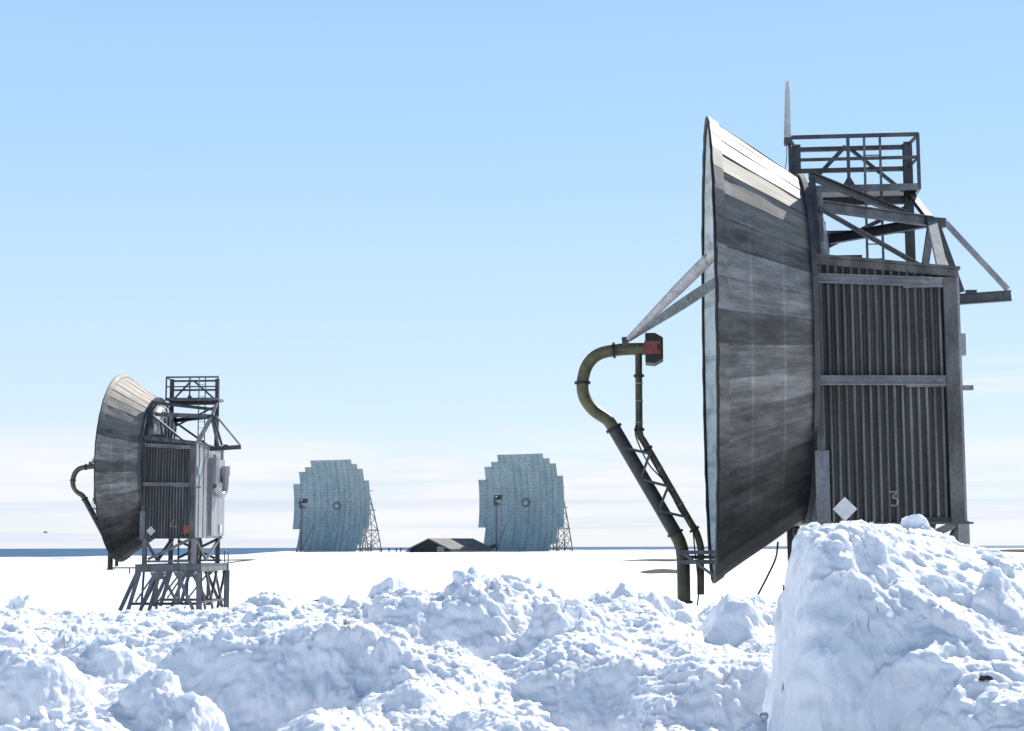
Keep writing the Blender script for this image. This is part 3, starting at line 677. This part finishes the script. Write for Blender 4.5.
def grid_obj(name, X, Y, Z, mat):
    ny, nx = X.shape; me = bpy.data.meshes.new(name)
    co = np.stack([X, Y, Z], -1).reshape(-1, 3).astype('f')
    me.vertices.add(nx * ny); me.vertices.foreach_set('co', co.ravel())
    i = np.arange((ny - 1) * nx).reshape(ny - 1, nx)[:, :-1].ravel()
    q = np.stack([i, i + 1, i + nx + 1, i + nx], 1).astype('i'); nf = len(q)
    me.loops.add(nf * 4); me.loops.foreach_set('vertex_index', q.ravel())
    me.polygons.add(nf); me.polygons.foreach_set('loop_start', np.arange(0, nf * 4, 4, dtype='i'))
    me.polygons.foreach_set('use_smooth', np.ones(nf, bool)); me.update(calc_edges=True); me.validate()
    me.materials.append(M[mat]); o = bpy.data.objects.new(name, me); COL.objects.link(o); return o

FPX = 1602.6
HOR = 547.0
def crest_z(x, d):
    """ragged crest of the ploughed bank along its length"""
    px = x / 18.5 * FPX + 512
    tab = [(-900, 596), (-100, 597), (0, 596), (40, 601), (90, 599), (150, 602), (215, 600), (240, 594), (270, 592), (300, 597), (340, 600), (385, 592), (410, 588), (545, 590), (600, 590), (640, 590), (690, 612), (720, 600), (765, 600), (900, 603), (1800, 600)]
    y = np.interp(px, [t[0] for t in tab], [t[1] for t in tab])
    return EYE - (y - HOR) / FPX * 18.5

HEAPS = [  # px, crest row, distance, half width, front length, back length  -> real heaps on the bank
    (468, 566, 16.0, .42, 1.3, .5), (432, 583, 16.2, .6, 1.6, .8), (505, 577, 16.3, .5, 1.1, .6), (410, 590, 15.8, .4, 1.3, .8),
    (655, 580, 17.6, .20, .5, .3), (628, 590, 17.3, .34, .7, .6), (622, 577, 18.2, .18, .3, .3), (560, 579, 18.0, .2, .4, .35), (535, 588, 17.2, .4, .8, .6), (729, 584, 16.8, .32, .7, .6),
    (262, 603, 14.2, .8, .9, 1.1), (325, 608, 13.9, .6, .9, 1.0), (220, 618, 13.7, .6, .8, 1.2), (300, 622, 13.5, .9, .8, .9),
    (168, 655, 11.3, .34, .35, 1.2), (195, 665, 11.2, .3, .4, 1.2), (40, 640, 12.6, .5, .5, .9), (100, 625, 13.8, .5, .6, .7), (8, 612, 15.2, .45, .6, .5),
    (610, 640, 13.0, .6, .9, 1.0), (660, 655, 12.2, .6, .9, 1.0), (560, 632, 13.6, .5, .7, .8), (700, 625, 13.6, .5, .8, .8), (740, 640, 12.6, .5, .9, .8), (450, 640, 13.2, .6, .6, .9), (395, 660, 12.2, .5, .6, .8), (520, 690, 11.0, .5, .5, .8),
    (80, 690, 10.8, .45, .45, .8), (345, 690, 11.0, .45, .5, .8), (430, 705, 10.6, .4, .4, .6), (600, 720, 10.2, .5, .5, .7), (20, 700, 10.6, .4, .4, .6)]

DIPS = [(275, 12.3, .95, .9, .48), (465, 14.5, .75, .8, .36), (630, 11.7, .85, .9, .42), (740, 11.3, .7, .8, .35), (120, 11.9, .5, .6, .25), (540, 12.4, .6, .7, .25), (400, 11.2, .5, .6, .22), (30, 11.4, .6, .7, .25), (680, 14.4, .6, .6, .25), (180, 14.2, .7, .6, .22)]
def bank_height(X, Y):
    wx = X + .20 * fbm(X * 1.6, Y * 1.6, 301, 4); wy = Y + .20 * fbm(X * 1.6 + 9, Y * 1.6, 331, 4)
    cz = crest_z(X, Y)
    k = [4, 8, 10, 12, 14, 16, 17.6, 18.8, 20.5, 22.5, 25.5, 30]
    v = [-.75, -.70, -.62, -.52, -.36, -.16, -.03, 0, -.45, -1.2, -1.0, -1.0]
    rel = np.interp(wy + .5 * fbm(X * .4, Y * .4, 77, 3), k, v)
    Z = np.where(Y < 19, cz - .17 + rel * 1.1, (cz - .17) + rel)
    back = sstep(19.2, 24.5, Y + .8 * fbm(X * .35, Y * .35, 55, 3))
    Z = Z * (1 - back) + (-.25) * back
    near = 1 - back
    heap = np.zeros_like(X)
    for hx, hy, hd, hw, fl, bl in HEAPS:
        fl *= .8
        cx = (hx - 512) / FPX * hd; tz = EYE - (hy - HOR) / FPX * hd
        du = (wx - cx) / hw; dv = wy - hd; dv = np.where(dv < 0, dv / fl, dv / bl)
        r = np.sqrt(np.abs(du) ** 2.2 + np.abs(dv) ** 2.2)
        e = 1 - sstep(.25, 1.25, r)
        base = Z; up = np.maximum(tz - .15 - base, 0) * e
        Z = Z + up; heap = np.maximum(heap, e * (up > .03))
    for hx, hd, hw, hl, dp in DIPS:
        cx = (hx - 512) / FPX * hd
        Z = Z - dp * (1 - sstep(.0, 1.35, np.sqrt(((wx - cx) / hw) ** 2 + ((wy - hd) / hl) ** 2)))
    sl = np.abs(np.gradient(Z, axis=0) / np.gradient(Y, axis=0)) + np.abs(np.gradient(Z, axis=1) / (np.gradient(X, axis=1) + 1e-9))
    flat = 1 / (1 + (sl / .8) ** 2)
    c1 = chunks(wx, wy, .85, 11, .75); c2 = chunks(wx + .07 * fbm(X * 6, Y * 6, 5, 3), wy + .07 * fbm(X * 6, Y * 6, 6, 3), .40, 41, .75); c3 = chunks(wx, wy, .19, 71, .7)
    lump = .20 * c1 + .12 * c2 * (.4 + .9 * vnoise(X * .9, Y * .9, 8)) + .06 * c3 * (.2 + vnoise(X * 1.7, Y * 1.7, 4)) + .025 * chunks(X, Y, .085, 171, .6) * vnoise(X * 2.3, Y * 2.3, 14)
    rough = .07 * fbm(X * 2.3, Y * 2.3, 91, 7, .58) + .022 * fbm(X * 14, Y * 14, 131, 4, .6, True)
    calm = .35 + .65 * sstep(.32, .62, vnoise(X * .55 + 3, Y * .55, 205))
    lump = lump + .20 * chunks(wx, wy, .62, 211, .24, .22) + .13 * chunks(wx, wy, .33, 241, .30, .22)
    return Z + near * (lump * calm * (1 - .45 * heap) * (.25 + .75 * flat) + rough * (.15 + .85 * flat))

# fan-shaped sheet: finest near the camera, wide enough for a step to the side
ang = np.concatenate([np.linspace(-46, -20, 150, endpoint=False), np.linspace(-20, 20, 1050), np.linspace(20, 46, 150)[1:]])
dist = np.concatenate([np.geomspace(5.5, 9, 60)[:-1], np.geomspace(9, 19.6, 820), np.geomspace(19.6, 27, 110)[1:]])
A, D = np.meshgrid(np.tan(np.radians(ang)), dist)
X, Y = A * D, D
Z = bank_height(X, Y)
X2, Y2, Z2 = crumble(X, Y, Z, .022 + .026 * sstep(.30, .70, fbm(X * .8 + 2, Y * .8, 951, 4) * .5 + .5))
bank = grid_obj('snow_bank', X2, Y2, Z2, 'snow'); bank['kind'] = 'structure'

# tall ploughed mound close to the camera at the right
def mound():
    xs = np.linspace(.45, 5.6, 680); ys = np.linspace(6.2, 13.8, 780); X, Y = np.meshgrid(xs, ys)
    wx = X + .17 * fbm(X * 1.9, Y * 1.9, 501, 5); wy = Y + .20 * fbm(X * 1.9 + 4, Y * 1.9, 531, 5)
    px = wx / 9.2 * FPX + 512
    tab = [(600, 640), (748, 615), (770, 578), (790, 556), (812, 541), (840, 527), (870, 525), (900, 530), (950, 531), (985, 536), (1024, 550), (1100, 575), (1300, 620), (1500, 700)]
    tz = EYE - .04 - (np.interp(px, [t[0] for t in tab], [t[1] for t in tab]) - HOR) / FPX * 9.2
    g = sstep(1.80, 2.7, wx)                                      # the right-hand side runs out in a gentle ramp
    foot = 8.1 - 2.4 * g; top = 9.15 + .95 * g
    t = np.clip((wy - foot) / (top - foot), 0, 1)
    rise = (1 - (1 - t) ** 1.7) * (1 - g) + (t ** .95) * g
    fall = 1 - sstep(10.6, 13.4, wy)
    side = sstep(1.20, 1.64, wx - .20 * (wy - 9)) ** .6
    e = rise * fall * side * (1 - sstep(4.4, 5.5, wx))
    base = .95
    Z = base + (tz - base) * e
    bl = .55 * np.exp(-((wx - 2.75) / .35) ** 2 - ((wy - 7.55) / .45) ** 2) * .6
    ledge = .05 * np.exp(-((wx - 2.0) / .22) ** 2 - ((wy - 8.75) / .1) ** 2) + .10 * np.exp(-((wx - 1.95) / .25) ** 2 - ((wy - 8.42) / .10) ** 2)
    lump = .15 * chunks(wx, wy, .7, 611, .7) * (.55 + .25 * g + .5 * sstep(9.2, 9.7, wy)) + .07 * chunks(wx, wy, .30, 641, .7) * (.5 + .3 * g + .5 * sstep(9.0, 9.5, wy)) + .025 * chunks(wx, wy, .13, 671, .6)
    rough = .05 * fbm(X * 2.6, Y * 2.6, 691, 6, .55) + .012 * fbm(X * 16, Y * 16, 731, 4, .6, True)
    Z = Z + (lump + bl + rough + ledge) * np.clip(e * 3, 0, 1)
    Xo = X + .045 * fbm(Z * 4 + Y * 3, X * 3, 801, 4); Yo = Y + .06 * fbm(X * 3.5, Z * 4.5, 831, 5, .55)
    o = grid_obj('snow_mound', *crumble(Xo, Yo, Z, .020), 'snow')
    for (a, b, r, lab) in ((.290, .0818, .026, 'dark brown lump standing for a dirty crevice in the face of the mound'), (.285, .0905, .016, 'small dark lump below the larger one, standing for the same crevice')):
        j, i = np.unravel_index(np.argmin((X / Y - a) ** 2 + ((EYE - Z) / Y - b) ** 2), X.shape); rg = np.random.RandomState(int(r * 1000)); vs = []; n, m = 16, 9
        for p in range(m + 1):
            for q in range(n):
                th, ph = math.pi * p / m, 2 * math.pi * q / n; rr = r * (1 + .35 * math.sin(3 * ph + 2 * th) * math.sin(th) + .15 * rg.uniform(-1, 1) * math.sin(th))
                vs.append((rr * math.sin(th) * math.cos(ph) * 1.3, rr * math.sin(th) * math.sin(ph), rr * math.cos(th) * .8))
        fs = [(p * n + q, p * n + (q + 1) % n, (p + 1) * n + (q + 1) % n, (p + 1) * n + q) for p in range(m) for q in range(n)]
        c = MB().add(vs, fs).build('crevice_lump', 'crevice_dark'); c.location = (Xo[j, i], Yo[j, i], Z[j, i] - .15 * r); tag(c, lab, 'earth clod')  # dark lump stands in for the dark, dirty crevice of the mound
    return tag(o, 'tall rounded mound of ploughed snow in front of the large dish antenna', 'snow mound')
mound()

# ------------------------------------------------------------------ snow field to the shore, sea to the horizon, bare patches
fx = np.linspace(-1, 1, 161); rows = list(range(46))
vs = []; X = np.zeros((len(rows), 161)); Y = X.copy(); Z = X.copy()
shore = lambda a: np.interp(a, [-40, -18, -10, -6, 0, 6, 20, 40], [560, 640, 800, 1150, 1500, 1700, 1500, 1200])
for j, d in enumerate(rows):
    a = fx * 46; sd = shore(a) * (1 + .03 * np.sin(a * 1.7) + .02 * np.sin(a * 5.1))
    y = 24 + (sd - 24) * (j / (len(rows) - 1)) ** 2.9
    X[j] = y * np.tan(np.radians(a)); Y[j] = y; Z[j] = .03 * fbm(X[j] * .12, Y[j] * .12, 61, 3) - .02 + 2.15 * sstep(110, 285, y) * sstep(-12.5, -7.4, a) * (1 - sstep(430, 620, y)) - .5 * sstep(200, 600, y) * (1 - sstep(-12.5, -7.4, a) * (1 - sstep(430, 620, y)))
fo = grid_obj('snow_field', X, Y, Z, 'snow_clean'); fo['kind'] = 'structure'
MB().add([(-400, -60, -.3), (400, -60, -.3), (400, 60, -.3), (-400, 60, -.3)], [(0, 1, 2, 3)]).build('snow_ground', 'snow_clean')['kind'] = 'structure'
# packed ground under and behind the camera
MB().add([(-60, -60, 1.2), (60, -60, 1.2), (60, 7.0, 1.2), (-60, 7.0, 1.2), (60, 12, -.2), (-60, 12, -.2)], [(0, 1, 2, 3), (3, 2, 4, 5)]).build('snow_road', 'snow_clean')['kind'] = 'structure'
MB().add([(-60000, 60, -.9), (60000, 60, -.9), (60000, 60000, -.9), (-60000, 60000, -.9)], [(0, 1, 2, 3)]).build('sea', 'sea')['kind'] = 'structure'

def field_z(x, y):
    a = math.degrees(math.atan2(x, y)); k = float(sstep(-12.5, -7.4, a)) * (1 - float(sstep(430, 620, y)))
    return 2.15 * float(sstep(110, 285, y)) * k - .5 * float(sstep(200, 600, y)) * (1 - k)
def patch(x, y, a, b, h, rot, seed):
    rg = np.random.RandomState(seed); n, m = 40, 7; vs = [(0, 0, h)]; ph = rg.uniform(0, 6.28, 4)
    for j in range(1, m + 1):
        f = j / m
        for i in range(n):
            t = 2 * math.pi * i / n; rr = f * (1 + .22 * math.sin(2 * t + ph[0]) + .15 * math.sin(5 * t + ph[1]) + .10 * math.sin(9 * t + ph[2]))
            vs.append((a * rr * math.cos(t), b * rr * math.sin(t), h * (1 - f * f) * (1 + .3 * math.sin(3 * t + ph[3]) * f) - .05 * f))
    fs = [(0, 1 + i, 1 + (i + 1) % n) for i in range(n)] + [(1+(j-1)*n+i, 1+(j-1)*n+(i+1) % n, 1+j*n+(i+1) % n, 1+j*n+i) for j in range(1, m) for i in range(n)]
    o = MB().add(vs, fs, True).build('bare_ground', 'earth'); o.location = (x, y, field_z(x, y)); o.rotation_euler = (0, 0, rot); o['kind'] = 'structure'
def gp(px, py):
    d = 100
    for i in range(60): d = .5 * d + .5 * max(20, (EYE - field_z((px - 512) / FPX * d, d)) * FPX / (py - HOR))
    return (px - 512) / FPX * d, d
for px, py, a, b, h, r in ((662, 572, 2.5, 5.0, .30, .1), (657, 560.5, 4.6, 5, .16, 0), (324, 599, .55, 1.2, .10, 0), (1016, 552.5, 6, 12, .3, 0), (60, 557, 9, 10, .12, 0), (20, 556.5, 8, 10, .12, .2), (250, 559, 5, 6, .12, .1)):
    x, d = gp(px, py); patch(x, d, a, b, h, r, int(px))

# ------------------------------------------------------------------ light, sky, camera
SKY, EXPO = .05, 1.0
SUN_AZ, SUN_EL = R(32), R(40)                                 # azimuth clockwise from +Y
sd = Vector((math.sin(SUN_AZ) * math.cos(SUN_EL), math.cos(SUN_AZ) * math.cos(SUN_EL), math.sin(SUN_EL)))
sl = bpy.data.lights.new('sun', 'SUN'); sl.energy = 3.3; sl.angle = R(.53); sl.color = (1.0, .96, .90)
so = bpy.data.objects.new('sun', sl); COL.objects.link(so); so.rotation_euler = (-sd).to_track_quat('-Z', 'Y').to_euler()

wd = bpy.data.worlds.new('World'); SC.world = wd; wd.use_nodes = True; nt = wd.node_tree
bg = nt.nodes['Background']
sky = nt.nodes.new('ShaderNodeTexSky'); sky.sky_type = 'NISHITA'; sky.sun_disc = False
sky.sun_elevation = SUN_EL; sky.sun_rotation = SUN_AZ; sky.altitude = 10; sky.air_density = 1.0; sky.dust_density = 0.0; sky.ozone_density = 1.0
bg.inputs['Strength'].default_value = SKY
tc = nt.nodes.new('ShaderNodeTexCoord')
sp = nt.nodes.new('ShaderNodeSeparateXYZ'); nt.links.new(tc.outputs['Generated'], sp.inputs[0])
zs = nt.nodes.new('ShaderNodeMath'); zs.operation = 'ADD'; nt.links.new(sp.outputs[2], zs.inputs[0]); zs.inputs[1].default_value = .05
def cloud(scale, mscale, seed, lo, hi):
    mp = nt.nodes.new('ShaderNodeMapping'); mp.inputs['Scale'].default_value = mscale; mp.inputs['Location'].default_value = (seed, seed * .7, seed * .3)
    nt.links.new(tc.outputs['Generated'], mp.inputs[0]); f = noise(nt, mp.outputs[0], scale, 7, .55, .3)
    r = nt.nodes.new('ShaderNodeMapRange'); r.interpolation_type = 'SMOOTHSTEP'; r.inputs[1].default_value = lo; r.inputs[2].default_value = hi
    nt.links.new(f, r.inputs[0]); return r.outputs[0]
def band(a, b, c, d):
    r = nt.nodes.new('ShaderNodeValToRGB'); e = r.color_ramp.elements
    e[0].position = 0; e[0].color = (0, 0, 0, 1); e[1].position = 1; e[1].color = (0, 0, 0, 1)
    for p, v in ((a, 0), (b, 1), (c, 1), (d, 0)):
        x = e.new(p + .05); x.color = (v, v, v, 1)
    nt.links.new(zs.outputs[0], r.inputs[0]); return r.outputs[0]
def mul(a, b):
    m = nt.nodes.new('ShaderNodeMath'); m.operation = 'MULTIPLY'
    for s, v in ((m.inputs[0], a), (m.inputs[1], b)):
        if hasattr(v, 'links'): nt.links.new(v, s)
        else: s.default_value = v
    return m.outputs[0]
K = 1.05 / SKY / 2 ** EXPO
c = sky.outputs[0]
# pale veil low over the sea, then streaked cloud banks
vr = nt.nodes.new('ShaderNodeValToRGB'); e = vr.color_ramp.elements; nt.links.new(zs.outputs[0], vr.inputs[0])
e[0].position = 0; e[0].color = (.80, .86, .95, 1); e[1].position = .46; e[1].color = (.36, .635, 1.0, 1)
for p_, c_ in ((.05, (.82, .87, .96, 1)), (.11, (.72, .86, 1.0, 1)), (.19, (.61, .82, 1.02, 1)), (.30, (.47, .735, 1.02, 1))):
    x = e.new(p_); x.color = c_
kc = mixc(nt, 1.0, vr.outputs[0], (K, K, K), 'MULTIPLY')
vf = nt.nodes.new('ShaderNodeMapRange'); nt.links.new(sp.outputs[2], vf.inputs[0])
vf.inputs[1].default_value = .30; vf.inputs[2].default_value = .9; vf.inputs[3].default_value = .82; vf.inputs[4].default_value = 0
c = mixc(nt, vf.outputs[0], c, kc)
c = mixc(nt, mul(band(.001, .006, .050, .078), cloud(3.6, (1, 1, 9), 3.3, .38, .60)), c, (.91 * K, .925 * K, .965 * K))
c = mixc(nt, mul(band(-.001, .004, .035, .06), mul(cloud(3.0, (1, 1, 42), 8.1, .45, .70), .55)), c, (.62 * K, .70 * K, .90 * K))
xm = nt.nodes.new('ShaderNodeMapRange'); nt.links.new(sp.outputs[0], xm.inputs[0]); xm.inputs[1].default_value = .22; xm.inputs[2].default_value = .28
c = mixc(nt, mul(mul(band(.088, .100, .106, .115), xm.outputs[0]), cloud(4.2, (1, 1, 16), 14.9, .30, .52)), c, (.93 * K, .93 * K, .95 * K))
nt.links.new(c, bg.inputs['Color'])

cam = bpy.data.cameras.new('camera'); co = bpy.data.objects.new('camera', cam); COL.objects.link(co)
cam.sensor_fit = 'HORIZONTAL'; cam.sensor_width = 36; cam.lens = FPX / 1024 * 36; cam.clip_start = .1; cam.clip_end = 100000
co.matrix_world = Matrix.Translation((0, 0, EYE)) @ Matrix.Rotation(R(90 + 6.461), 4, 'X') @ Matrix.Rotation(R(-.185), 4, 'Z')
SC.camera = co
vs_ = SC.view_settings; vs_.view_transform = 'Standard'; vs_.look = 'None'; vs_.exposure = EXPO; vs_.gamma = 1; vs_.use_curve_mapping = False
